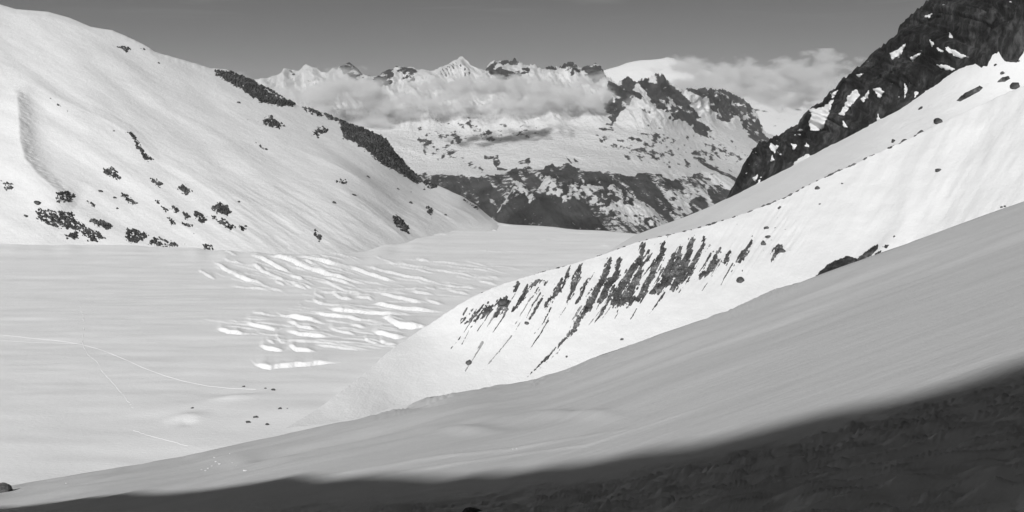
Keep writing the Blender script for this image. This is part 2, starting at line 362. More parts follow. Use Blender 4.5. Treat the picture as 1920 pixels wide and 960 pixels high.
def left_disp(PX, PY, P, Nn, D):
    X, Y, Z = P[..., 0], P[..., 1], P[..., 2]
    a = (PX+0.62*PY)/1.177; b = (-0.62*PX+PY)/1.177       # along and across the fall line as it runs on the slope
    topd = sst((PY-lerpc(sky_left, PX))/14.0)
    h = 13*fbm(a/420, b/120, 0.7, 3)+1.1*fbm(a/170, b/24, 4.2, 4)+0.28*fbm(a/60, b/6, 7.2, 3)
    low = sst((PX-330)/150)*sst((PY-lerpc([(300,300),(950,380)], PX))/40)
    h = h+low*2.4*ridged(a/260, b/26, 2.2, 3)
    h = h*topd+(1-topd)*(3.0*fbm(PX/30, 0.5, 0.2, 4)+2.0)*sst((PX-180)/60)
    d, t = polydist(PX, PY, MOR_L); w = 0.4+0.6*np.sin(np.pi*np.clip(t, 0, 1))**0.5
    left_ = np.exp(-np.maximum(0, d)/70.0); right_ = np.exp(-(np.maximum(0, -d)/24.0)**1.5)
    hm = np.where(d > 0, left_, right_)*30*w
    hm = hm+np.where((d < 0) & (d > -24), 4.0*perlin(PX/16, PY/3.5, 5.0)*np.sin(np.pi*np.clip(-d/24, 0, 1)), 0)*w
    h = h+hm*sst(1.05-np.abs(t-0.5)*2, 0, 0.25)
    d, t = polydist(PX, PY, RID_L)
    h = h+np.where(d < 0, np.maximum(0, 1+d/16), np.exp(-np.maximum(d, 0)/60))*6*np.sin(np.pi*np.clip(t, 0.02, 0.98))**0.6
    d, t = polydist(PX, PY, RID_M)
    h = h+np.where(d < 0, np.maximum(0, 1+d/28), np.exp(-np.maximum(d, 0)/30))*12*np.sin(np.pi*np.clip(t, 0.0, 1.0))
    fade = sst((lerpc(foot_left, PX)-PY)/40.0)
    return P+(Nn*h[..., None])*fade[..., None]
build_surface('left', np.arange(-420, 966, 2.0), sky_left, foot_left, 300, ctl_left, left_disp, M_snow_far, 'snowy_mountain', under=(15, 60), back=(15, 60, 200, 600), backdrop=0.7)

# ================================================================== SLOPE ABOVE THE MORAINE, UNDER THE CLIFF
sky_side = [(1090,500),(1120,482),(1140,472),(1165,456),(1190,441),(1235,424),(1285,406),(1330,388),(1370,369),(1440,334),(1500,302),(1570,266),(1640,226),(1720,176),(1805,114),(1812,107),(1825,104),(1837,107),(1846,101),(1856,79),(1867,67),(1880,70),(1900,64),(1912,48),(1921,20),(2050,-90),(2500,-400)]
foot_side = [(1090,520),(1190,475),(1330,445),(1480,392),(1560,350),(1700,285),(1920,185),(2050,120),(2500,-90)]
ctl_side = [(1090,500,2290),(1140,474,2500),(1190,440,2850),(1285,406,2720),(1370,369,2560),(1440,334,2440),(1500,302,2350),(1570,266,2270),(1640,226,2200),(1720,176,2150),(1810,112,2110),(1852,72,2090),(1920,14,2070),(2050,-80,2040),(2500,-400,2000),
            (1190,470,2100),(1330,438,2020),(1480,385,1970),(1560,345,1960),(1700,278,1960),(1920,178,1965),(2050,112,1970),(2500,-100,1960)]
def side_disp(PX, PY, P, Nn, D):
    X, Y, Z = P[..., 0], P[..., 1], P[..., 2]
    h = 5*fbm(X/170, Z/120, 0.2, 4)+0.8*fbm(X/30, Z/40, 3.2, 3)
    f = sst((PY-lerpc(sky_side, PX))/20.0); return P+Nn*(h*(0.15+0.85*f))[..., None]
build_surface('side', np.arange(1090, 2500, 3.0), sky_side, foot_side, 110, ctl_side, side_disp, M_snow_far, 'snow_slope', under=(40, 120), back=(10, 40, 120), backdrop=0.8)

# ================================================================== THE CLIFF
sky_cliff = [(1362,374),(1372,352),(1384,332),(1392,312),(1404,296),(1412,280),(1424,268),(1440,264),(1452,256),(1466,252),(1482,240),(1496,232),(1502,222),(1516,206),(1528,200),(1540,194),(1552,176),(1566,166),(1580,148),(1594,140),(1606,128),
             (1618,121),(1634,100),(1648,92),(1664,80),(1680,70),(1684,52),(1698,40),(1712,26),(1728,14),(1740,-2),(1770,-34),(1810,-70),(1900,-120),(2100,-300),(2500,-560)]
foot_cliff = [(1362,378),(1440,340),(1500,308),(1570,272),(1640,232),(1720,182),(1810,120),(1826,110),(1838,113),(1848,106),(1858,84),(1869,73),(1882,75),(1902,69),(1914,52),(1923,26),(2050,-84),(2500,-394)]
ctl_cliff = [(x, y+2, d-6) for x, y, d in [(1370,369,2560),(1440,334,2440),(1500,302,2350),(1570,266,2270),(1640,226,2200),(1720,176,2150),(1810,112,2110),(1852,72,2090),(1920,14,2070),(2050,-80,2040),(2500,-400,2000)]]
ctl_cliff += [(1384,332,2590),(1424,268,2560),(1496,232,2490),(1540,194,2450),(1606,128,2420),(1680,70,2390),(1740,-2,2370),(1810,-70,2330),(2100,-300,2250),(2500,-560,2150)]
def cliff_disp(PX, PY, P, Nn, D):
    X, Y, Z = P[..., 0], P[..., 1], P[..., 2]
    # joints lean to the right as they fall towards the left; big buttresses, then blocks, then cracks
    u = X+0.45*Z+8*perlin(X/60, Z/60, 1.0)
    h = 38*ridged(u/150, Z/420, 0.3, 2)+19*ridged(u/48, Z/150, 4.3, 3)+8*ridged(u/17, Z/60, 8.0, 3)+3.5*fbm(X/9, Z/9, 2.0, 3)
    led = fbm(X/70+Z/50, Z/45, 6.6, 3); h = h+9*np.abs(led)
    h = h-13*np.exp(-(perlin(u/26, Z/130, 12.0)/0.09)**2)-8*np.exp(-(perlin((u-0.9*Z)/30, Z/40, 15.0)/0.07)**2)
    f = sst((lerpc(foot_cliff, PX)-PY)/60.0); h = h-22*(1-f); t = sst((PY-lerpc(sky_cliff, PX))/10.0)
    Q = P+np.array([-0.25, -0.95, 0.1])*(h*(0.15+0.85*f)*(0.35+0.65*t))[..., None]
    Q[..., 2] += (1-t)*5.5*(fbm(PX/7, 3.0, 1.0, 3)+0.5*perlin(PX/22, 0.3, 1.0))
    return Q
cs = build_surface('cliff', np.arange(1362, 2300, 1.6), sky_cliff, foot_cliff, 250, ctl_cliff, cliff_disp, M_cliff, 'rock_cliff', under=(15, 40), back=(12, 40, 120, 300), backdrop=0.9)
SNOWP = [  # snow lying on the ledges, outlines traced
 [(1520,206),(1540,204),(1560,190),(1552,212),(1540,240),(1522,242),(1518,228),(1524,216)],
 [(1590,182),(1604,170),(1610,180),(1596,196),(1582,214),(1576,212),(1586,196)],[(1616,186),(1628,172),(1626,182),(1619,190)],
 [(1638,168),(1650,166),(1656,172),(1650,184),(1644,176)],[(1670,100),(1684,94),(1696,84),(1690,100),(1674,110)],
 [(1708,108),(1726,98),(1722,102),(1712,114)],[(1734,30),(1746,27),(1742,33)],[(1744,76),(1752,82),(1748,86)],
 [(1772,88),(1790,94),(1812,106),(1800,108),(1780,98)],[(1757,90),(1770,96),(1764,98)],[(1758,122),(1780,124),(1790,130),(1772,130)],[(1558,176),(1570,170),(1562,184)],
 [(1445,270),(1458,274),(1452,286),(1444,278)],[(1484,270),(1492,272),(1488,280)],[(1448,292),(1452,300),(1446,302)],[(1412,334),(1420,328),(1416,340)],
 [(1418,350),(1426,334),(1424,352),(1408,362)],[(1580,224),(1588,238),(1582,238)],[(1644,240),(1646,216),(1652,226),(1650,240)],[(1714,172),(1722,174),(1716,182)],
 [(1696,158),(1700,168),(1696,182)],[(1512,268),(1516,274),(1510,276)],[(1606,140),(1618,138),(1612,144)],[(1490,306),(1512,290),(1520,294),(1496,310)],[(1780,60),(1786,70),(1780,70)]]
wobf = lambda x, y: 2.4*fbm(x/6.5, y/6.0, 1.0, 3)
for poly in SNOWP:
    c = np.mean(np.array(poly), 0); p = [(c[0]+(x-c[0])*1.12, c[1]+(y-c[1])*1.12) for x, y in poly]
    crust('cliff', 'snow_patch', bbox(p, 2), lambda x, y: polysdf(x, y, p)+wobf(x, y)+0.3, 1.6, 2.2, M_snow_far, k=2)
fl = 6.0*(fbm(cs.P[..., 0]/9, cs.P[..., 2]/6, 2.0, 3)-1.22+0.45*sst(cs.N[..., 2], 0.45, 0.8))
fl = np.where(cs.qx < 1500, fl+0.3, fl-0.6)
emerge('cliff', 'snow_fleck', fl, 1.4, 1.5, M_snow_far)['kind'] = 'stuff'

# ================================================================== THE MORAINE
crest = [(520,812),(600,764),(680,706),(740,652),(790,618),(830,592),(860,572),(900,550),(940,532),(1020,508),(1080,492),(1140,474),(1190,456),(1260,438),(1330,421),(1400,398),(1470,372),(1520,346),(1570,322),(1640,290),(1700,262),(1780,226),(1850,194),(1920,163),(2050,100),(2500,-110)]
mfoot = [(520,850),(640,830),(740,800),(850,770),(1000,748),(1200,675),(1400,600),(1540,550),(1700,490),(1920,415),(2050,370),(2500,210)]
GD = lambda y: F*HG/(y-HOR)
ctl_mor = [(520,812,GD(812)),(560,790,1095),(600,764,1133),(640,738,1166),(680,706,1214),(740,652,1285),(790,618,1328),(860,572,1340),(940,532,1355),(1020,508,1370),(1190,456,1400),(1330,421,1420),(1470,372,1425),(1570,322,1420),(1700,262,1400),(1850,194,1360),(1920,163,1335),(2050,100,1280),(2500,-110,1150),
           (520,850,GD(846)),(600,810,GD(808)),(640,800,GD(797)),(700,781,GD(780)),(740,765,1156),(850,735,1200),(1000,715,1215),(1200,640,1235),(1400,565,1250),(1540,513,1255),(1700,455,1235),(1920,378,1175),(2050,340,1130),(2500,180,1000)]
HUMP = [(1560,322),(1640,286),(1720,250)]
def mor_disp(PX, PY, P, Nn, D):
    X, Y, Z = P[..., 0], P[..., 1], P[..., 2]
    a = (-0.62*PX+PY)/1.177; b = (PX+0.62*PY)/1.177       # down the face, and across it
    cr = PY-lerpc(crest, PX)
    h = 2.2*fbm(X/120, Z/60, 0.4, 4)+0.13*fbm(b/5.5, a/110, 2.1, 3)*sst(cr/30)+0.15*fbm(X/9, Z/9, 5.0, 3)
    # rough ground where the till breaks through
    w = sst((PX-850)/40)*(1-sst((PX-1480)/60))*sst(cr/14)*(1-sst((cr-95)/50))
    h = h+w*0.6*ridged(b/9.0, a/70, 1.3, 3)
    h = h+sst((PX-1500)/200)*3.5*fbm(b/60, a/200, 9.0, 3)
    f = sst((PX-560)/120)
    Q = P+Nn*(h*f)[..., None]
    Q[..., 2] += (1-sst(cr/5))*(0.7*fbm(PX/9, 1.0, 2.0, 3))*f
    return Q
ms = build_surface('moraine', np.arange(520, 2500, 2.0), crest, mfoot, 220, ctl_mor, mor_disp, M_snow_moraine, 'moraine_slope', under=(15, 60), back=(6, 25, 60, 150), backdrop=0.45)
def mz(x, y): return (820+x/2.8235, 380+y/2.8235)
STREAK = [  # bare till in the gullies: centre line in an enlarged crop, half widths at both ends
 ([(160,552),(120,635)],4,5),([(195,560),(120,645)],6,4),([(270,525),(215,580),(150,640)],7,6),([(250,560),(190,630)],9,7),([(315,520),(270,570),(225,620)],8,8),
 ([(360,515),(335,560),(310,600)],22,10),([(430,430),(395,480)],14,4),([(540,410),(480,445),(440,520),(400,570)],12,8),([(575,415),(565,440)],7,3),([(560,490),(520,560),(490,610)],7,7),
 ([(660,400),(640,460),(600,510),(570,550)],12,12),([(700,350),(680,400),(650,470)],10,6),([(765,330),(735,400),(715,460)],8,16),([(715,470),(680,545)],5,4),([(800,400),(770,470),(735,535)],8,9),
 ([(915,300),(890,380),(850,450),(810,530),(790,565)],14,20),([(965,300),(950,370),(910,430),(860,520)],13,18),([(930,440),(900,540),(830,640)],14,3),([(1090,225),(1070,310),(1020,370),(980,440),(930,540)],14,24),
 ([(1085,320),(1060,400),(1010,500),(960,540)],14,22),([(1040,500),(1000,560)],16,4),([(1200,205),(1190,270),(1150,360),(1110,430),(1060,520)],13,16),([(1120,260),(1110,310)],9,9),
 ([(1250,270),(1230,340),(1200,430),(1170,470)],14,20),([(1350,190),(1330,270),(1300,360),(1250,450)],12,24),([(1290,240),(1270,330),(1220,430)],14,18),([(1415,180),(1400,250),(1360,310),(1330,380),(1290,430)],9,12),
 ([(1495,250),(1470,310),(1430,370),(1390,385)],12,18),([(1670,180),(1640,240),(1600,310)],7,14),([(1550,260),(1520,330)],10,8),([(1815,230),(1770,300)],16,10),([(1180,400),(1140,480)],8,14),
 ([(790,560),(740,640),(690,710)],14,10),([(690,710),(620,780),(540,860),(470,930)],7,2.2),([(740,660),(640,790),(520,900)],3,1.6),([(460,600),(400,700),(290,830),(190,945)],2.5,2.0),([(600,560),(560,640),(500,710)],5,2),
 ([(1210,460),(1160,540),(1115,600)],5,2),([(1330,400),(1280,470)],6,2),([(960,560),(930,640)],4,1.5)]
CAP = [([(1480,395),(1462,408)],5,5)]
def mwf(x, y):
    a = (-0.62*x+y)/1.177; b = (x+0.62*y)/1.177
    return 3.6*fbm(b/4.5, a/26.0, 1.0, 3, 0.6)+2.2*fbm(x/5.0, y/5.0, 6.0, 3, 0.6)
mwob = mwf(ms.PX, ms.PY)*0.5
lumpf = lambda x, y: 1.1*fbm(x/2.6, y/2.2, 8.0, 3)
lumps = 0.7*fbm(ms.PX/3.2, ms.PY/3.2, 8.0, 3)
for pts, w0, w1 in STREAK:
    pp = [mz(*p) for p in pts]
    def sf(x, y):
        d, t = polydist(x, y, pp); wd = ((w0*(1-t)+w1*t)*(0.95+0.35*np.sin(np.pi*t)))/2.8235
        k = np.clip(wd/3.0, 0.3, 1.0); end = np.minimum(t, 1-t)*len(pp)*8
        return wd-np.abs(d)+mwf(x, y)*1.35*k-0.75-np.where((t <= 0) | (t >= 1), 0.8, 0)
    crust('moraine', 'till_streak', bbox(pp, max(w0, w1)/2.8+4), sf, 0.8, 1.3, M_dust if (w0+w1 < 5.5) else M_till, k=2, lump=lumpf)
_q = random.Random(11)
for _ in range(46):      # thin dirty trails running out below and between the gullies
    x = _q.uniform(885, 1400); y = lerpc(crest, x)+_q.uniform(25, 95); l_ = _q.uniform(14, 60); w_ = _q.uniform(0.7, 2.0)
    pp = [(x, y), (x-0.30*l_, y+0.5*l_), (x-(0.62+_q.uniform(-.1, .1))*l_, y+l_)]
    def sf(x, y):
        d, t = polydist(x, y, pp); return w_*(1-0.8*t)-np.abs(d)+mwf(x, y)*0.42-0.15-np.where((t <= 0) | (t >= 1), 1.5, 0)
    crust('moraine', 'dirt_trail', bbox(pp, 4), sf, 0.5, 0.5, M_till if _ % 3 else M_dust, k=2)
# scattered stones around the gullies
dens = np.zeros(ms.PX.shape)
for poly, v in [([(870,560),(1010,505),(1330,415),(1360,470),(1300,520),(1180,560),(1000,590),(880,600)],0.55),([(1330,410),(1400,390),(1490,400),(1500,480),(1440,510),(1380,520),(1320,500)],0.8),([(1180,440),(1400,385),(1440,430),(1220,475)],0.7)]:
    dens = np.maximum(dens, v*sst(polysdf(ms.qx, ms.qy, poly)/12))
st = (fbm(ms.PX/5.0, ms.PY/5.0, 12.0, 2)-1.32+0.72*dens)*5
st = np.where(dens > 0.02, st, -9)
emerge('moraine', 'loose_stones', st, 0.9, 1.6, M_till, lump=lumps)['kind'] = 'stuff'
# dark line of stones along the crest where it stands against the slope behind
cd = ms.PY-lerpc(crest, ms.PX)
cl = np.where((cd < 7) & (ms.PX > 890) & (ms.PX < 1900), (2.6-cd*1.1)*0.6+2.6*fbm(ms.PX/13, ms.PY/9, 3.0, 3)-lerpc([(890,2.6),(1180,1.7),(1500,1.1),(1650,1.4),(1760,3.5)], ms.PX), -9)
emerge('moraine', 'crest_stones', cl, 1.0, 1.6, M_till, lump=lumps)['kind'] = 'stuff'

# ================================================================== FOREGROUND SLOPE
sky_fg = [(-3000,1500),(-500,1010),(-300,962),(-100,922),(0,914),(60,903),(170,885),(340,856),(500,822),(600,800),(700,780),(740,768),(770,755),(800,746),(850,738),(920,726),(1000,712),(1060,692),(1120,668),(1200,640),(1300,605),(1365,583),(1400,566),(1450,543),(1500,529),(1540,514),(1620,485),(1700,457),(1800,420),(1920,377),(2050,330),(2600,120),(6000,-1000)]
ctl_fg = [(-3000,1500,95),(-3000,3200,2.0),(-3000,2100,5.5),(6000,-1000,200),(6000,960,1.75),(6000,3200,0.85),(4200,960,2.5),(4200,-420,260),(-500,1010,110),(-100,922,118),(0,914,120),(170,885,128),(340,856,140),(500,822,152),(740,768,170),(850,738,180),(1000,712,195),(1200,640,215),(1400,566,235),(1540,514,250),(1700,457,262),(1920,377,280),(2050,330,290),(2600,120,300),
          (0,960,50),(500,960,22),(960,960,13.6),(1400,960,8.6),(1920,960,5.8),(2600,960,4.0),
          (960,1500,4.0),(1920,1500,2.8),(0,1500,6.5),(960,3200,1.35),(1920,3200,1.1),(0,3200,1.7),(-500,3200,1.9),(2600,3200,1.0),(960,2200,2.15)]
SHADE = [(-500,985),(-100,958),(0,950),(60,946),(120,938),(170,930),(240,927),(330,926),(430,915),(500,905),(560,895),(640,899),(700,893),(760,896),(850,893),(905,888),(975,878),(1040,872),(1110,864),(1200,846),(1330,824),(1450,800),(1560,770),(1660,742),(1780,712),(1920,677),(2600,480)]
def fg_disp(PX, PY, P, Nn, D):
    X, Y, Z = P[..., 0], P[..., 1], P[..., 2]
    far = sst((D-14)/30)
    h = (0.8*fbm(X/34+Y/90, Y/16-X/60, 0.3, 3)+0.14*fbm(X/14+Y/40, Y/4-X/16, 3.3, 2)*(1-sst((D-30)/35)))*sst((D-12)/60)+0.04*fbm(X/9, Y/5, 1.0, 2)*far
    u = 0.68*X-0.73*Y; v = 0.73*X+0.68*Y                    # wind has combed the snow across the slope
    near = sst((PY-lerpc(SHADE, PX)-14)/60)*sst((PX-200)/260)*np.clip(12.5/D, 0.25, 1.4)
    w_ = 0.35*perlin(u/2.0, v/1.3, 31.0)
    sas = 0.07*ridged(u/1.9, v/0.30+w_, 2.0, 3)+0.045*fbm(u/0.5, v/0.15, 5.0, 2)+0.05*fbm(u/4.2, v/1.1, 7.0, 2)
    cl_ = sst(fbm(u/0.5, v/0.22, 15.0, 3), 0.45, 0.8)*0.05-sst(fbm(u/0.9, v/0.16, 25.0, 3), 0.45, 0.75)*0.15*sst(fbm(u/5, v/1.6, 35.0, 2)+0.3)
    h = h+near*(sas+cl_)
    # two faint tracks and a drift edge
    for pts, w_, a_ in [([(430,925),(640,893),(720,880),(820,862),(960,843),(1060,824),(1200,800)],1.6,0.05),([(600,920),(720,893),(840,872),(950,855),(1100,834),(1280,775),(1400,733)],1.6,0.05)]:
        d, t = polydist(PX, PY, pts); h = h+np.exp(-(d/w_)**2)*a_*D/32*np.clip(np.minimum(t, 1-t)*6, 0, 1)
    fade = sst((PY-lerpc(sky_fg, PX))/5.0)*0.8+0.2
    Q = P.copy(); Q[..., 2] += h*fade
    # a soft hollow and roll at the edge
    for cx, cy, sx, sy, a_ in [(735,762,60,9,-0.9),(880,812,60,7,0.13),(1050,783,90,8,0.16),(950,790,60,8,0.1),(470,868,60,9,0.15)]:
        Q[..., 2] += a_*np.exp(-((PX-cx)/sx)**2-((PY-cy)/sy)**2)
    return Q
fgx = np.r_[np.arange(-3000, -500, 40), np.arange(-500, -20, 8), np.arange(-20, 1940, 2.4), np.arange(1940, 2600, 8), np.arange(2600, 6000, 30)]
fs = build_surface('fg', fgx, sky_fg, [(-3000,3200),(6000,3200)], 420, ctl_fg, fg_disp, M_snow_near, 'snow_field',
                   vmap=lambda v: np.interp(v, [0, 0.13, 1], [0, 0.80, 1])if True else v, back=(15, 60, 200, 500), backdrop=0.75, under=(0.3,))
# ================================================================== ROCK SHOWING THROUGH THE SNOW OF THE LEFT MOUNTAIN
ls = SURF['left']
lw = 1.9*fbm((ls.PX+0.6*ls.PY)/9.0, (-0.6*ls.PX+ls.PY)/4.0, 1.0, 3)
ll = 0.8*fbm(ls.PX/4.0, ls.PY/3.5, 8.0, 3)
# polygon, bias (negative leaves gaps of snow), height of the rock
OUTL = [
 ([(410,137),(436,138),(470,150),(478,154),(500,172),(520,182),(547,191),(541,196),(507,193),(481,184),(455,166),(432,153),(414,143)],1.6,5),
 ([(486,158),(515,170),(533,180),(526,182),(500,170)],-0.6,3),([(563,197),(582,203),(606,216),(596,216),(575,206)],0.8,3),([(608,209),(624,210),(640,226),(628,226),(612,219)],1.4,5),
 ([(640,228),(657,237),(680,243),(710,255),(725,266),(736,285),(752,304),(751,319),(732,313),(710,298),(691,283),(672,268),(650,260),(648,250)],1.5,7),
 ([(755,305),(770,319),(789,336),(781,343),(762,330),(744,320)],1.4,5),([(796,336),(817,337),(818,352),(796,354)],-0.2,3),
 ([(493,222),(507,217),(534,237),(515,241),(495,233)],-0.5,4),([(597,238),(620,241),(610,250),(588,253)],-0.5,4),([(585,246),(603,252),(596,258)],-0.3,3),
 ([(75,394),(100,397),(136,399),(141,412),(160,425),(182,434),(192,446),(165,446),(150,436),(135,430),(110,426),(88,420),(73,411)],-0.7,5),
 ([(165,411),(190,413),(208,424),(202,429),(180,421)],0.3,4),([(124,441),(144,436),(146,447),(128,446)],0.4,4),([(166,451),(177,440),(181,452)],0.4,4),
 ([(238,432),(250,430),(276,441),(264,451),(255,456),(240,450)],0.0,4),([(278,456),(290,447),(311,462),(298,463)],0.0,4),([(300,447),(333,460),(320,462)],0.4,3),
 ([(378,461),(392,457),(401,467),(386,467)],-0.2,3),([(104,362),(125,359),(141,368),(131,378),(108,379)],-1.0,3),([(164,377),(181,382),(176,389)],-0.4,3),
 ([(190,318),(213,314),(227,332),(220,339),(205,330)],-0.5,4),([(236,248),(250,252),(258,264),(275,289),(287,299),(270,299),(262,286),(250,262)],-0.2,4),
 ([(284,335),(303,344),(302,351),(290,344)],0.6,4),([(332,352),(345,348),(357,358),(348,364)],0.8,5),([(228,366),(240,368),(256,381),(248,383)],0.3,4),
 ([(399,390),(412,384),(425,387),(432,397),(425,403),(405,396)],1.0,6),([(400,407),(420,412),(439,426),(430,431),(412,421)],-0.6,4),([(364,397),(375,401),(387,413),(378,417),(368,409)],0.5,5),
 ([(324,387),(335,395),(328,399)],0.7,4),([(344,399),(355,407),(348,411)],0.6,4),([(317,410),(329,418),(322,421)],0.5,4),([(345,420),(361,423),(352,426)],0.6,3),
 ([(292,376),(302,380),(298,383)],0.6,3),([(303,388),(316,394),(310,397)],0.4,3),([(736,407),(745,404),(765,424),(764,436),(752,431),(740,419)],-0.3,4),([(801,388),(811,395),(809,405),(802,401)],0.4,3),
 ([(222,88),(236,86),(248,94),(235,97)],-0.6,2),([(262,91),(272,93),(266,97)],-0.4,2),([(640,336),(655,341),(646,346),(630,340)],-0.8,2),([(480,268),(500,280),(492,283)],-0.9,2),
 ([(450,424),(462,430),(455,432)],0.1,3),([(590,430),(604,444),(598,452),(588,440)],-0.6,3),([(4,340),(22,343),(28,355),(8,356)],-1.1,2),([(375,455),(398,466),(390,468)],-0.6,3),
 ([(872,376),(892,386),(899,395),(886,388)],-0.4,2),([(96,186),(110,195),(126,208),(112,200)],-1.3,2)]
def lwf(x, y): return 4.2*fbm((x+0.6*y)/13.0, (-0.6*x+y)/6.0, 4.0, 2)+4.2*fbm((x+0.6*y)/5.6, (-0.6*x+y)/3.0, 1.0, 3, 0.6)
lluf = lambda x, y: 3.2*fbm(x/3.4, y/3.0, 8.0, 3)
for poly, bias, hgt in OUTL:
    c = np.mean(np.array(poly, float), 0); p = [(c[0]+(x-c[0])*1.1, c[1]+(y-c[1])*1.1) for x, y in poly]
    crust('left', 'rock_outcrop', bbox(p, 3), lambda x, y: np.minimum(polysdf(x, y, p)*1.2, 2.6)+lwf(x, y)+bias*1.3-0.5, 1.3, hgt, M_rock, k=3, lump=lluf)
dn = np.zeros(ls.PX.shape)
for poly, v in [([(300,370),(330,375),(470,430),(480,470),(300,440),(240,400)],0.9),([(60,380),(200,400),(420,440),(440,475),(200,462),(60,430)],0.75),([(430,190),(480,215),(560,262),(580,300),(480,250),(420,205)],0.8),
                ([(30,190),(60,200),(60,320),(150,385),(120,385),(45,330)],0.8),([(560,430),(600,410),(640,470),(600,480)],0.8),([(700,330),(880,390),(820,430),(740,440),(640,350)],0.62),([(90,180),(130,200),(240,250),(300,300),(450,400),(430,400),(240,260)],0.6)]:
    dn = np.maximum(dn, v*sst(polysdf(ls.qx, ls.qy, poly)/14+0.3))
st = np.where(dn > 0.02, (fbm(ls.PX/6.0, ls.PY/4.5, 12.0, 2)-1.35+0.66*dn)*5, -9)
emerge('left', 'scattered_rocks', st, 1.1, 2.5, M_rock, lump=ll)['kind'] = 'stuff'
# outcrop breaking the snow just beyond the foreground edge, and the rough patch high on the right
for poly, bias in [([(1530,518),(1556,496),(1590,481),(1606,487),(1603,500),(1570,516)],1.0),([(1602,492),(1622,474),(1646,459),(1648,466),(1627,482),(1608,494)],0.3),([(1655,463),(1668,459),(1662,465)],0.3),([(1640,478),(1652,470),(1646,479)],0.0)]:
    crust('moraine', 'rock_outcrop', bbox(poly, 3), lambda x, y: np.minimum(polysdf(x, y, poly), 3)+0.45*mwf(x, y)+bias, 1.0, 3.0, M_rock, k=2, lump=lumpf)

# ================================================================== THE FAR RANGE
sky_far = [(300,150),(420,160),(500,150),(536,133),(550,131),(560,132),(566,125),(573,120),(580,125),(588,130),(596,131),(604,138),(615,140),(626,130),(634,134),(640,127),(648,124),(652,120),(656,118),(660,122),(665,126),(672,132),(680,142),(690,146),(700,148),(714,145),(718,139),(724,137),(730,134),(738,134),(744,128),(750,131),(755,129),(762,130),(770,128),(776,129),(783,134),(792,134),(806,136),(822,134),
 (830,127),(841,123),(848,117),(856,116),(860,112),(864,109),(868,110),(873,115),(878,118),(882,125),(890,129),(899,133),(907,136),(912,135),(915,127),(921,121),(926,117),(933,117),(939,113),(945,115),(950,114),(958,117),(965,116),(972,120),(979,122),(990,123),(1002,123),(1008,128),(1014,133),(1022,131),(1026,129),(1034,129),(1040,132),(1050,128),(1056,123),(1062,124),(1066,120),(1071,124),(1078,121),(1084,128),(1092,129),(1100,126),(1108,127),(1114,123),(1120,127),(1128,130),(1132,138),(1137,146),
 (1147,150),(1156,158),(1162,153),(1168,150),(1174,144),(1180,147),(1186,149),(1194,154),(1200,149),(1208,147),(1216,148),(1222,144),(1228,142),(1236,145),(1242,147),(1250,152),(1258,158),(1268,164),(1274,170),(1282,172),(1290,169),(1302,171),(1316,170),(1330,171),(1350,171),(1362,175),(1374,181),(1388,187),(1402,197),(1411,206),(1420,220),(1426,236),(1433,245),(1441,252),(1456,257),(1500,262),(1600,270)]
ctl_far = [(300,150,13500),(536,133,13000),(656,118,12500),(770,128,12300),(864,109,12000),(950,114,11800),(1066,120,11500),(1137,146,11000),(1228,142,10300),(1350,171,11500),(1426,236,11500),(1600,270,11500),
           (300,250,11200),(650,215,10600),(900,215,10300),(1100,215,10000),(1300,240,10200),(800,260,9700),(1000,270,9300),(1200,280,9200),(1400,280,10300),(800,320,8900),(1000,325,8600),(1200,330,8600),(1350,340,9200),(1500,330,10000),
           (300,460,7500),(800,400,7900),(1000,400,7700),(1200,400,7700),(1400,400,8300),(900,470,7000),(1300,470,7100),(1600,470,8500)]
def far_disp(PX, PY, P, Nn, D):
    X, Y, Z = P[..., 0], P[..., 1], P[..., 2]
    t = sst((PY-lerpc(sky_far, PX))/22.0); up = 1-sst((PY-190)/70)
    h = 110*fbm(X/1500, Y/1500, 0.7, 2)*t
    h = h+up*(160*ridged(X/380+Z/700, Z/520, 2.0, 6)-30)*(0.45+0.55*t)
    mid = sst((PY-190)/70)*(1-sst((PY-325)/20)); h = h+mid*(30*fbm((X+Z*1.2)/520, Z/170, 4.0, 4)+3*fbm(X/90, Z/50, 6.0, 3))
    low = sst((PY-315)/20); h = h+low*(60*ridged((X+Z*0.9)/330, (Z-X*0.3)/900, 7.0, 4)+14*fbm(X/60, Z/60, 3.0, 3))
    Q = P+np.array([0, -0.9, 0.25])*h[..., None]
    Q[..., 2] += (1-t)*23*fbm(PX/3.2, 0.4, 3.0, 2)*sst((PX-900)/30)
    return Q
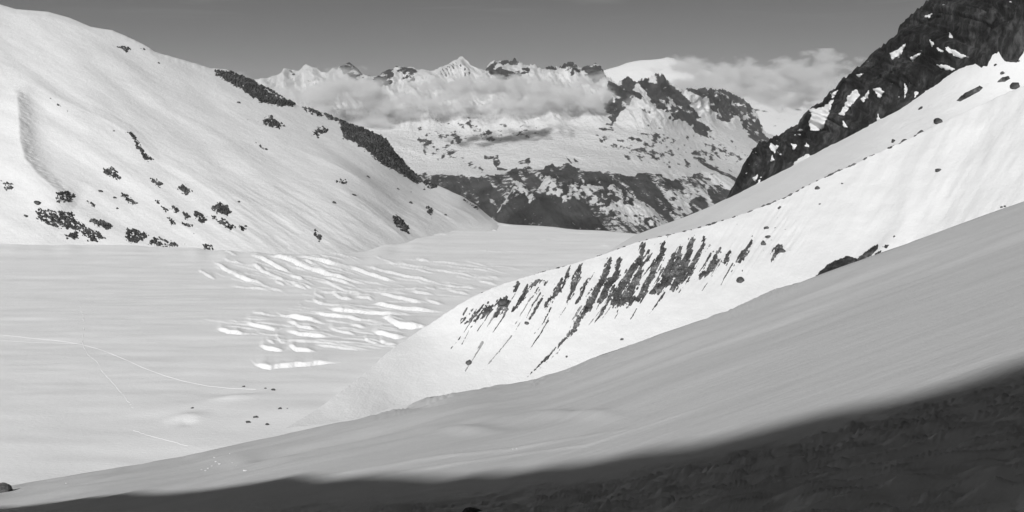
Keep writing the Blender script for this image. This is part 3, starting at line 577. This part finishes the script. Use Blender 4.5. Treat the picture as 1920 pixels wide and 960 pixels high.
def far_rock(s):
    X, Z = s.P[..., 0], s.P[..., 2]; px, py = s.PX, s.PY
    n1 = fbm(X/180+Z/260, Z/110, 1.0, 5); n2 = fbm(X/60, Z/40, 5.0, 4); st_ = ridged((X+0.8*Z)/120, (Z-0.4*X)/520, 4.0, 3)
    steep = 1-s.N[..., 2]
    r = 0.14+0.10*n1+0.08*n2                                # open snow with a few specks
    def add(poly, val, soft=6.0):
        nonlocal r
        w = sst(polysdf(px, py, poly)/soft+0.5+0.9*n1+0.5*n2); r = r*(1-w)+val*w
    pk = 0.50+0.30*n1+0.34*n2+0.10*ridged((X+0.5*Z)/90, Z/300, 3.0, 3)
    add([(536,128),(548,130),(552,140),(540,138)], pk); add([(634,134),(656,114),(672,130),(690,148),(668,156),(640,140)], pk)
    add([(690,146),(720,136),(742,130),(740,158),(716,166),(698,156)], pk+0.05); add([(744,130),(770,128),(788,140),(780,158),(756,152)], pk-0.04)
    add([(824,140),(838,124),(856,118),(862,128),(848,152),(826,152)], 0.40+0.28*np.sin((px-0.55*py)*0.95)); add([(862,112),(878,118),(890,150),(872,154),(862,134)], 0.40+0.28*np.sin((px+0.0*py)*0.8+0.5)*0.6+0.2*n1)
    add([(912,136),(926,116),(942,112),(950,118),(944,128),(928,134),(922,146)], 0.74+0.2*n1); add([(950,116),(966,114),(979,124),(966,132),(954,128)], 0.66+0.3*n1)
    add([(918,140),(940,142),(968,150),(966,162),(940,164),(924,150)], pk+0.1); add([(966,142),(984,136),(1000,136),(992,150),(974,152)], pk+0.04)
    add([(1018,130),(1040,128),(1042,140),(1026,142)], pk+0.14); add([(1046,132),(1064,118),(1084,122),(1086,140),(1072,152),(1054,142)], pk+0.1)
    add([(1092,132),(1116,124),(1132,132),(1136,156),(1114,164),(1100,152)], pk+0.17); add([(1084,124),(1104,124),(1100,134),(1086,136)], pk-0.02)
    add([(1134,146),(1150,152),(1160,176),(1184,192),(1180,204),(1156,186),(1136,172)], pk+0.16)
    add([(1156,158),(1168,148),(1182,144),(1196,154),(1190,176),(1206,184),(1196,196),(1172,184)], pk+0.17)
    add([(1194,154),(1228,140),(1252,152),(1272,172),(1292,200),(1316,232),(1340,262),(1322,258),(1284,232),(1254,222),(1236,206),(1218,192),(1212,172)], pk+0.12)
    add([(1284,170),(1350,168),(1398,190),(1422,218),(1428,246),(1446,272),(1436,276),(1410,264),(1392,246),(1378,226),(1362,232),(1340,226),(1322,200),(1300,186)], pk+0.08)
    add([(1128,196),(1160,190),(1172,204),(1160,216),(1148,236),(1140,220)], pk+0.06); add([(1190,204),(1214,212),(1218,220),(1196,214)], 0.5)
    # broken ground across the middle
    sp = 0.33+0.24*n1+0.30*n2
    for p in ([(780,236),(880,230),(1010,240),(1000,262),(900,258),(790,262)],[(790,268),(840,262),(856,276),(820,292),(792,286)],[(1130,236),(1240,238),(1300,262),(1370,320),(1300,318),(1150,292),(1120,262)],[(1300,250),(1420,290),(1430,340),(1380,330),(1320,290)],[(640,232),(720,262),(720,300),(690,280)],[(860,286),(900,292),(900,318),(850,316)]): add(p, sp+0.06, 12)
    for p, v in (([(903,286),(914,288),(934,290),(940,304),(930,312),(922,298),(908,296)],0.62),([(930,312),(954,316),(950,320),(932,317)],0.66),([(1060,294),(1066,300),(1076,312),(1068,308)],0.7),([(1074,296),(1084,306),(1078,306)],0.6),([(966,304),(994,292),(996,306),(972,308)],0.5),([(1296,294),(1320,298),(1346,318),(1386,340),(1376,344),(1330,322)],0.62),([(985,300),(996,304),(990,310)],0.6)): add(p, v+0.14*n2, 2.5)
    # woods and crags under the tree line
    TL = [(300,326),(780,322),(820,326),(860,328),(905,333),(925,330),(945,326),(970,315),(990,316),(1005,325),(1018,322),(1024,309),(1036,310),(1050,312),(1066,306),(1080,314),(1092,322),(1120,325),(1140,324),(1170,330),(1215,327),(1240,338),(1262,340),(1290,334),(1310,326),(1328,336),(1345,344),(1370,352),(1420,356),(1600,360)]
    d = py-lerpc(TL, px)+6*n1+4*n2
    streak = np.maximum(0, st_-0.55)
    w = sst(d/5+0.5); dark = 0.76-0.24*sst(streak/0.7)*(0.3+0.7*sst(n1+0.6))+0.05*n2
    right = sst((px-1170)/120); dark = dark-0.08*right*(0.5+n1)
    r = r*(1-w)+dark*w
    add([(1262,380),(1272,362),(1300,358),(1308,372),(1290,384),(1296,400),(1280,412),(1262,402)], 0.40+0.3*n2+0.15*n1, 6); add([(1310,366),(1326,346),(1330,378),(1346,398),(1330,396)], 0.38+0.3*n2, 6)
    add([(1318,326),(1340,326),(1374,346),(1368,360),(1340,346)], 0.34+0.3*n2, 5)
    r = r+0.10*sst(steep, 0.55, 0.9)*up_(py)
    return {'rock': np.clip(r, 0, 1)}
up_ = lambda py: 1-sst((py-180)/60)
build_surface('far', np.arange(300, 1600, 1.6), sky_far, [(300,470),(1600,470)], 290, ctl_far, far_disp, M_range, 'mountain_range', under=(200, 900), back=(150, 500, 2000), backdrop=0.6, attrf=far_rock)

# the nearer rocky spur low in the valley
sky_spur = [(880,440),(905,424),(928,404),(948,376),(956,364),(963,341),(968,339),(976,343),(985,348),(992,362),(1000,358),(1012,350),(1018,340),(1022,331),(1030,331),(1040,335),(1050,338),(1060,345),(1068,340),(1072,334),(1078,342),(1084,344),(1089,337),(1094,345),(1104,347),(1118,350),(1130,351),(1136,355),(1142,349),(1149,346),(1156,351),(1163,356),(1172,354),(1180,364),(1192,374),(1206,380),(1216,386),(1228,396),(1240,410),(1254,424),(1270,445)]
ctl_spur = [(880,440,6600),(956,364,7000),(1022,331,7100),(1089,337,7050),(1149,346,7000),(1206,380,6800),(1270,445,6500),(880,475,6300),(1000,400,6500),(1100,400,6500),(1200,430,6400),(1000,475,5900),(1150,475,5900),(1290,475,6200)]
def spur_disp(PX, PY, P, Nn, D):
    X, Y, Z = P[..., 0], P[..., 1], P[..., 2]; t = sst((PY-lerpc(sky_spur, PX))/12)
    h = 55*ridged((X+Z*0.8)/230, (Z-X*0.2)/600, 1.0, 5)*(0.3+0.7*t)+8*fbm(X/30, Z/30, 4.0, 3)
    Q = P+np.array([0, -0.9, 0.25])*h[..., None]; Q[..., 2] += (1-t)*6*fbm(PX/3.0, 1.4, 3.0, 2); return Q
def spur_rock(s):
    X, Z = s.P[..., 0], s.P[..., 2]; px, py = s.PX, s.PY
    n1 = fbm(X/110+Z/150, Z/70, 1.0, 5); n2 = fbm(X/34, Z/26, 5.0, 4); st_ = ridged((X+0.8*Z)/70, (Z-0.4*X)/420, 4.0, 3)
    dp = py-lerpc(sky_spur, px); lim = lerpc([(880,2),(940,6),(965,26),(1000,20),(1030,34),(1060,40),(1100,34),(1140,54),(1180,52),(1230,34),(1270,20)], px)
    w = sst((lim-dp)/16+0.5+0.5*n1); r = 0.68-0.22*sst(st_-0.5, 0, 0.9)*sst((px-1090)/80)+0.06*n1
    top = 0.50+0.30*n1+0.34*n2-0.12*sst((px-1130)/60)
    return {'rock': np.clip(r*(1-w)+top*w+0.03*n2, 0, 1)}
build_surface('spur', np.arange(880, 1280, 1.6), sky_spur, [(880,478),(1280,478)], 90, ctl_spur, spur_disp, M_range, 'mountain_spur', under=(200, 900), back=(100, 400), backdrop=0.8, attrf=spur_rock)

sky_dome = [(900,150),(1080,140),(1128,133),(1145,128),(1160,124),(1175,118),(1188,115),(1200,113),(1220,112),(1240,110),(1252,107),(1262,109),(1270,113),(1285,116),(1300,125),(1330,133),(1370,150),(1384,144),(1390,140),(1399,139),(1408,143),(1416,149),(1440,162),(1480,172),(1540,178),(1640,180),(1900,190)]
def dome_disp(PX, PY, P, Nn, D):
    X, Z = P[..., 0], P[..., 2]; t = sst((PY-lerpc(sky_dome, PX))/14)
    return P+np.array([0, -1, 0])*(120*fbm(X/1500, Z/500, 1.0, 5)*t)[..., None]
def dome_rock(s):
    n = fbm(s.P[..., 0]/240, s.P[..., 2]/130, 1.0, 5); return {'rock': np.clip(0.10+0.1*n+sst((s.PY-188)/20)*(0.22+0.2*n), 0, 1)}
build_surface('dome', np.arange(900, 1900, 3.0), sky_dome, [(900,330),(1900,330)], 90,
              [(900,150,22000),(1250,108,22000),(1500,180,20000),(1900,190,20000),(900,250,19000),(1250,200,19000),(1500,250,16500),(1900,330,15000),(900,330,17000),(1400,330,14500)],
              dome_disp, M_dome, 'snow_dome', under=(400, 1500), back=(600, 3000), backdrop=0.5, attrf=dome_rock)

# valley floor and country far beyond, so that nothing ends in mid air
bx = np.linspace(-24000, 24000, 60); by = np.r_[np.linspace(3600, 12000, 30), np.linspace(13000, 40000, 30)]
BX, BY = np.meshgrid(bx, by)
BZ = -900-900+120*fbm(BX/4000, BY/4000, 1.0, 4)+0*BX
grid_obj('valley_ground', np.stack([BX, BY, BZ], -1), M_range, attr={'rock': 0.3+0.3*fbm(BX/3000, BY/3000, 2.0, 3)})['kind'] = 'structure'

# ================================================================== RIDGE BEHIND THE CAMERA (its shade lies over the near snow)
pl = Plate(ctl_fg); sx = np.array([p[0] for p in SHADE], float); sy = np.array([p[1] for p in SHADE], float)
SP = unproj(sx, sy, pl(sx, sy)); RC = SP+SUN*85.0; _k = np.arange(len(RC)); RC[:, 2] += (0.15+0.5*_k/len(RC))*perlin(_k*0.9, 0.3, 0.1)
d0 = RC[0]-RC[1]; d1 = RC[-1]-RC[-2]
ext0 = [RC[0]+np.array([-k*0.9, k*0.2, -k*0.75]) for k in (15, 40, 90)]; ext1 = [RC[-1]+np.array([k, -k*1.2, k*0.25]) for k in (20, 60, 140)]
RC = np.array(ext0[::-1]+list(RC)+ext1)
out = np.array([SUN[0], SUN[1], 0]); out /= np.linalg.norm(out)
prof = []
for k, dz in ((-34, -52), (-14, -19), (-4, -4.5), (-1.2, -1.0), (0, 0), (6, -2.5), (25, -14), (70, -45), (160, -120)):
    r = RC.copy(); r += out*k; r[:, 2] += dz
    if k < -5 or k > 10: r[:, 2] += 2*fbm(r[:, 0]/20, r[:, 1]/20, 0.0, 3)
    prof.append(r)
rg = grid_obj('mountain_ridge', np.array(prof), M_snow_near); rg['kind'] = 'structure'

# ================================================================== BOULDERS, each a thing
def ico(sub):
    bm_ = __import__('bmesh').new(); __import__('bmesh').ops.create_icosphere(bm_, subdivisions=sub, radius=1.0)
    V = np.array([v.co[:] for v in bm_.verts]); Fc = np.array([[v.index for v in f.verts] for f in bm_.faces]); bm_.free(); return V, Fc
ICO2, ICO4 = ico(3), ico(5)
def boulder_mesh(seed, fine=False, planes=11, rough=0.04):
    r = np.random.default_rng(seed); V, Fc = ICO4 if fine else ICO2
    n = r.normal(size=(planes, 3)); n /= np.linalg.norm(n, axis=1)[:, None]; d = r.uniform(0.5, 0.95, planes)
    dt = V@n.T; R = np.where(dt > 0.05, d/np.maximum(dt, 0.05), 9).min(1); R = np.minimum(R, 1.15)
    R = R*(1+rough*fbm(V[:, 0]*2+seed, V[:, 1]*2, V[:, 2]*2, 4)); P = V*R[:, None]
    me = bpy.data.meshes.new('boulder'); me.from_pydata(P.tolist(), [], Fc.tolist()); me.update(); return me
def boulder(key, px, py, wpx, asp, tilt, label, group=None, mat=None, name='boulder', seed=0, sink=0.35, fine=False, depth=1.0):
    p, n = at(key, px, py); D = p[1]; w = wpx*D/F
    me = boulder_mesh(seed*7+int(px), fine, planes=8 if asp < 0.45 else 11); me.materials.append(mat or M_boulder)
    o = bpy.data.objects.new(name, me); C.objects.link(o)
    hgt = w*asp
    o.scale = (w/2*1.12, w/2*depth, hgt/2*1.25); o.rotation_euler = (0, -math.radians(tilt), 0)
    o.location = (p[0], p[1]-0.1*w, p[2]+hgt*(0.5-sink)*0.5)
    tag(o, label, 'boulder', group); return o
B = [
 ('moraine',877,681,10,1.15,10,'upright grey boulder standing alone low on the moraine, left of the long streaks',None),
 ('moraine',1388,528,13,0.9,-5,'round grey boulder alone on bright snow right of the dark streaks, near the foreground edge',None),
 ('moraine',946,567,22,0.42,5,'broad flat topped slab capping a dark streak at the left end of the moraine',None),
 ('moraine',988,606,8,0.9,0,'small boulder at the lower end of a thin streak in the left moraine half',None),
 ('moraine',1166,637,6,0.8,35,'small tilted stone near the foreground edge below the middle of the moraine',None),
 ('moraine',1062,669,5,0.6,20,'tiny stone on bright snow beside the long faint double trail',None),
 ('moraine',1224,549,14,0.8,0,'pointed boulder at the foot of the dark streaks in the middle of the moraine',None),
 ('moraine',1432,457,11,0.9,0,'lower rounded boulder of the pair among loose stones',None),
 ('moraine',1439,445,10,0.5,10,'flatter upper boulder of the pair among loose stones',None),
 ('moraine',1466,471,14,0.6,-15,'dark boulder at the head of the rightmost trail of debris on the moraine',None),
 ('moraine',1437,428,9,0.7,10,'lumpy boulder high in the scatter of stones right of the streaks',None),
 ('moraine',1534,353,11,0.6,0,'oval boulder on smooth bright snow just under the moraine crest',None),
 ('moraine',1579,344,5,0.5,-15,'small stone right of the oval boulder under the moraine crest',None),
 ('moraine',1461,390,7,0.9,20,'small boulder in bare snow between the crest and the scattered stones',None),
 ('moraine',1538,383,4,0.8,0,'tiny stone in open bright snow below the oval boulder',None),
 ('moraine',1758,320,11,0.6,18,'single low boulder in the wide bright snow slope at the right',None),
 ('moraine',1677,444,4,0.9,0,'tiny stone above the dark outcrop near the foreground edge',None),
 ('moraine',1878,388,5,0.8,0,'left one of two dark pebbles sitting on the foreground skyline at far right',None),
 ('moraine',1885,387,5,0.8,0,'right one of two dark pebbles sitting on the foreground skyline at far right',None),
 ('side',1902,161,16,0.75,14,'round grey boulder at the right edge of the snow slope',None),
 ('side',1868,192,18,0.4,25,'low broken rock below the two boulders at the right edge of the slope',None),
 ('side',1760,229,18,0.6,5,'dark boulder alone in the middle of the upper right slope',None),
 ('side',1788,226,5,0.9,0,'small stone just right of the dark ledge boulder',None),
 ('side',1727,203,9,0.5,15,'small dark rock in clean snow under the tall cliff',None),
 ('side',1696,267,13,0.6,10,'right one of two boulders side by side on the crest line above the bright slope',None),
 ('side',1675,266,9,0.8,20,'left one of two boulders side by side on the crest line above the bright slope',None),
 ('side',1724,250,14,0.5,20,'broken rock on the crest line right of the boulder pair',None),
 ('side',1903,107,9,0.4,15,'small dark rock high at the right edge under the cliff foot',None),
 ('side',1878,137,8,0.5,15,'small rock just above the flat dark boulder on the right slope',None),
 ('side',1905,172,8,0.5,10,'small rock just below the round grey boulder at the right edge',None),
 ('side',1910,114,5,0.5,10,'tiny rock just below the highest small rock',None),
 ('side',1865,122,6,0.5,25,'small rock in clean snow left of the highest rock at the right edge',None),
 ('left',71,381,12,0.6,-10,'wedge shaped boulder at the foot of the left moraine ridge, above the rock cluster',None),
 ('left',51,405,9,0.4,-20,'small flat boulder left of the large rock cluster',None),
 ('left',189,358,9,0.5,-20,'dark boulder alone on the slope right of the curved left ridge',None),
 ('left',217,371,6,0.7,-20,'small boulder just right of the lone dark boulder beside the curved ridge',None),
 ('left',220,391,4,1.0,0,'tiny dark stone in smooth snow right of the lone dark boulder',None),
 ('left',299,119,4,0.8,-20,'tiny dark stone in the wide snow high under the left skyline',None),
 ('left',214,245,4,0.7,-10,'tiny stone left of the dark rib on the left snow slope',None),
 ('left',449,193,6,0.8,-20,'small rock below the dark skyline cliff band',None),
 ('left',448,379,6,0.6,-30,'small dark rock above the twin dark outcrop on the left slope',None),
 ('left',462,424,7,0.5,-30,'small rock at the right end of the scattered outcrops on the left slope',None),
 ('left',690,332,6,0.6,-25,'small rock on bright snow below the black skyline band',None),
 ('left',747,355,5,0.7,-20,'small rock between the black skyline band and the lowest shoulder',None),
 ('left',770,381,6,1.0,-10,'round dark rock low on the shoulder of the left mountain',None),
 ('left',836,403,7,0.6,0,'lowest dark rock on the shoulder above the glacier end',None),
 ('left',626,381,7,0.6,-30,'small rock in the gully streaks in the middle of the left slope',None),
 ('left',664,366,8,0.4,-25,'flat rock above the gully streaks in the middle of the left slope',None),
 ('glacier',458,725,6,0.6,0,'small dark stone at the end of the long ski track on the glacier',None),
 ('glacier',512,731,8,0.5,0,'dark stone on the tip of a snow mound right of the ski track end',None),
 ('glacier',497,728,5,0.4,0,'little flat stone left of the mound tip stone',None),
 ('glacier',480,781,9,0.6,0,'upper stone of the trio of rocks on the near glacier',None),
 ('glacier',465,793,9,0.6,0,'lower left stone of the trio of rocks on the near glacier',None),
 ('glacier',500,795,7,0.6,-10,'lower right stone of the trio of rocks on the near glacier',None),
 ('glacier',525,767,7,0.9,0,'small upright stone right of the trio of rocks',None),
 ('glacier',538,767,3,0.8,0,'tiny pebble just right of the upright stone on the glacier',None),
 ('glacier',361,764,6,0.4,0,'flat stone behind the curved snow hollow on the near glacier',None),
]
for i, (k, x, y, w, a, t, lab, g) in enumerate(B):
    boulder(k, x, y, w, a, t, lab, g, seed=i+1, mat=M_rock if k == 'left' else (M_rock if k == 'side' and i % 2 else M_boulder))
for poly, lab in (([(1794,189),(1800,184),(1812,175),(1838,162),(1843,164),(1836,171),(1816,182),(1800,190)],'long dark rock slab lying on the snow slope below the cliff'),
                  ([(1870,154),(1877,147),(1891,143),(1894,147),(1884,153)],'dark flat boulder on the right snow slope above the round one')):
    o = crust('side', 'boulder', bbox(poly, 2), lambda x, y: np.minimum(polysdf(x, y, poly), 4)+0.5*fbm(x/5, y/3, 2.0, 3)+0.4, 1.6, 6.0, M_rock, k=3, lump=lambda x, y: 0.9*fbm(x/3, y/2, 2.0, 3))
    o.parent = None; tag(o, lab, 'boulder')
boulder('fg', -1, 922, 46, 0.62, -18, 'dark boulder at the lower left edge on the sunlit snow', mat=M_boulder_near, seed=3, fine=True, sink=0.2, depth=0.8)
boulder('fg', 888, 968, 44, 0.5, 0, 'dark rounded rock poking out of shaded snow at the bottom edge', mat=M_boulder_near, seed=8, fine=True, sink=0.3)
# crumbs of snow rolled down the near slope
crumbs = [(437,868,5),(424,854,7),(416,857,5),(412,871,8),(405,866,5),(398,873,6),(391,879,5),(385,884,4),(432,851,4),(459,882,8),(493,839,5),(510,835,5),(403,858,4),(420,862,4),(378,882,4),(442,872,4),(962,842,5),(968,840,4),(125,908,5),(188,866,0)]
cm = None
for i, (x, y, w) in enumerate(crumbs):
    if w == 0: continue
    p, n = at('fg', x, y)
    if cm is None: cm = boulder_mesh(77); cm.materials.append(M_track); cm.name = 'snow_lump'
    o = bpy.data.objects.new('snow_lump', cm); C.objects.link(o); s_ = w*p[1]/F/2*(0.5+0.4*((i*7)%5)/4)
    o.scale = (s_*1.2, s_, s_*0.8); o.rotation_euler = (0, 0, i*1.7); o.location = (p[0], p[1], p[2]+s_*0.3)
    tag(o, 'small bright lump of rolled snow on the sunlit near slope', 'snow lump', 'lumps of rolled snow on the near slope')

# ================================================================== TRACKS
def track(key, pts, wpx, rise, name='ski_track', n=None):
    pts = np.array(pts, float); seg = np.r_[0, np.cumsum(np.hypot(*np.diff(pts, axis=0).T))]
    n = n or max(8, int(seg[-1]/3)); t = np.linspace(0, seg[-1], n); x = np.interp(t, seg, pts[:, 0]); y = np.interp(t, seg, pts[:, 1])
    for _ in range(3): x[1:-1] = (x[:-2]+2*x[1:-1]+x[2:])/4; y[1:-1] = (y[:-2]+2*y[1:-1]+y[2:])/4
    y = y+0.5*perlin(x/9, 0.3, 1.0)
    c = np.array([at(key, a, b)[0] for a, b in zip(x, y)]); true = unproj(x, y, c[:, 1])
    c = c.copy(); c[:, 0] = true[:, 0]
    for _ in range(4): c[1:-1, 1:] = (c[:-2, 1:]+2*c[1:-1, 1:]+c[2:, 1:])/4
    tn = np.gradient(c, axis=0); tn /= np.linalg.norm(tn, axis=1)[:, None]; side = np.cross(tn, [0, 0, 1]); side /= np.linalg.norm(side, axis=1)[:, None]
    w = wpx*c[:, 1]/F*np.clip(np.minimum(np.arange(n), np.arange(n)[::-1])/6, 0.15, 1)
    rows = [c+side*(w*a)[:, None]+np.array([0, 0, 1])*(rise*b) for a, b in ((-1.6, -0.5), (-0.7, 0.5), (-0.4, 1), (0.4, 1), (0.7, 0.5), (1.6, -0.5))]
    return grid_obj(name, np.array(rows), M_track, parent=SURF[key].obj)
track('glacier', [(-40,625),(0,628),(60,634),(110,639),(150,645),(190,656),(230,672),(270,690),(310,705),(350,716),(390,724),(430,728),(480,730)], 0.55, 0.24)
track('glacier', [(150,575),(158,600),(155,645),(166,668),(184,678),(190,695),(212,718),(232,742),(250,765)], 0.35, 0.20)
track('glacier', [(250,807),(275,816),(300,822),(330,830),(352,838)], 0.35, 0.20)
track('glacier', [(-20,637),(40,641),(90,643),(140,645)], 0.3, 0.15)

# ================================================================== CLOUDS (volumes) AND AIR
scene.cycles.volume_bounces = 3
def cloud_mat(name, dens, thr, scale, seed):
    m, n, l = new_mat(name); n.remove(n['Principled BSDF']); out = n['Material Output']
    t = n.new('ShaderNodeTexCoord'); ln = n.new('ShaderNodeVectorMath'); ln.operation = 'LENGTH'; l.new(t.outputs['Object'], ln.inputs[0])
    mp = n.new('ShaderNodeMapping'); mp.inputs['Scale'].default_value = scale; mp.inputs['Location'].default_value = (seed, seed*0.7, 0); l.new(t.outputs['Object'], mp.inputs[0])
    nz = n.new('ShaderNodeTexNoise'); nz.inputs['Scale'].default_value = 1.0; nz.inputs['Detail'].default_value = 5; nz.inputs['Roughness'].default_value = 0.55; l.new(mp.outputs[0], nz.inputs[0])
    a = n.new('ShaderNodeMath'); a.operation = 'MULTIPLY_ADD'; a.inputs[1].default_value = 4.2; l.new(nz.outputs[0], a.inputs[0]); a.inputs[2].default_value = -thr-1.3
    b = n.new('ShaderNodeMath'); b.operation = 'SUBTRACT'; l.new(a.outputs[0], b.inputs[0]); l.new(ln.outputs['Value'], b.inputs[1])
    c = n.new('ShaderNodeMapRange'); c.inputs[1].default_value = 0.0; c.inputs[2].default_value = 0.85; c.inputs[3].default_value = 0; c.inputs[4].default_value = dens; l.new(b.outputs[0], c.inputs[0])
    v = n.new('ShaderNodeVolumePrincipled'); v.inputs['Color'].default_value = (1, 1, 1, 1); v.inputs['Anisotropy'].default_value = 0.0; l.new(c.outputs[0], v.inputs['Density'])
    l.new(v.outputs[0], out.inputs['Volume']); return m
CL = [  # centre, distance, half width, half height in photograph pixels, half depth in metres, density, threshold
 (795,196,10150,120,30,300,0.010,0.10,'pale flat puff of cloud below the striped snow peak, left of the long one'),
 (985,186,10050,150,38,300,0.011,0.06,'long flat bank of cloud lying below the dark central peaks'),
 (905,160,9000,140,24,260,0.014,-0.05,'smaller puff added before the upper edge of the long cloud bank for its shade'),  # added puff, set along the sun's line to shade the middle slopes
 (1065,180,9900,110,42,260,0.012,0.05,'ragged right end of the cloud bank below the jagged middle peaks'),
 (490,192,10300,150,48,300,0.010,0.05,'pale mist rising behind the left skyline, left of the pyramid peak'),
 (652,186,10050,95,58,300,0.016,0.0,'dense grey cloud puff in the saddle just left of the pyramid peak'),
 (1350,152,13600,125,48,700,0.008,0.03,'cloud resting against the right flank of the snow dome'),
 (1460,176,13200,110,34,600,0.007,0.05,'low cloud between the small snow tip and the billowing cloud'),
 (1545,154,13000,110,50,700,0.010,0.03,'billowing bright cloud beside the dark cliff edge'),
]
for i, (x, y, D_, hw, hh, hd, de, th, lab) in enumerate(CL):
    me = bpy.data.meshes.new('cloud'); V_, F_ = ico(3); me.from_pydata((V_*1.25).tolist(), [], F_.tolist()); me.update()
    o = bpy.data.objects.new('cloud', me); C.objects.link(o); p = unproj(x, y, D_); o.location = p
    o.scale = (hw*D_/F, hd, hh*D_/F); a_ = hw/hh
    me.materials.append(cloud_mat('cloud_vapour', de, th, (1.1*a_*0.8, 1.3, 1.6), 3.1*i+1)); tag(o, lab, 'cloud')
hz = bpy.data.meshes.new('haze'); x0, x1, y0, y1, z0, z1 = -25000, 25000, -3000, 41000, -2300, 1900
hz.from_pydata([(x0,y0,z0),(x1,y0,z0),(x1,y1,z0),(x0,y1,z0),(x0,y0,z1),(x1,y0,z1),(x1,y1,z1),(x0,y1,z1)], [], [(3,2,1,0),(4,5,6,7),(0,1,5,4),(1,2,6,5),(2,3,7,6),(3,0,4,7)]); hz.update()
m, n, l = new_mat('air'); n.remove(n['Principled BSDF']); v = n.new('ShaderNodeVolumePrincipled'); v.inputs['Color'].default_value = (1, 1, 1, 1); v.inputs['Density'].default_value = 1.2e-5; l.new(v.outputs[0], n['Material Output'].inputs['Volume'])
hz.materials.append(m); ho = bpy.data.objects.new('haze', hz); C.objects.link(ho); ho['kind'] = 'stuff'
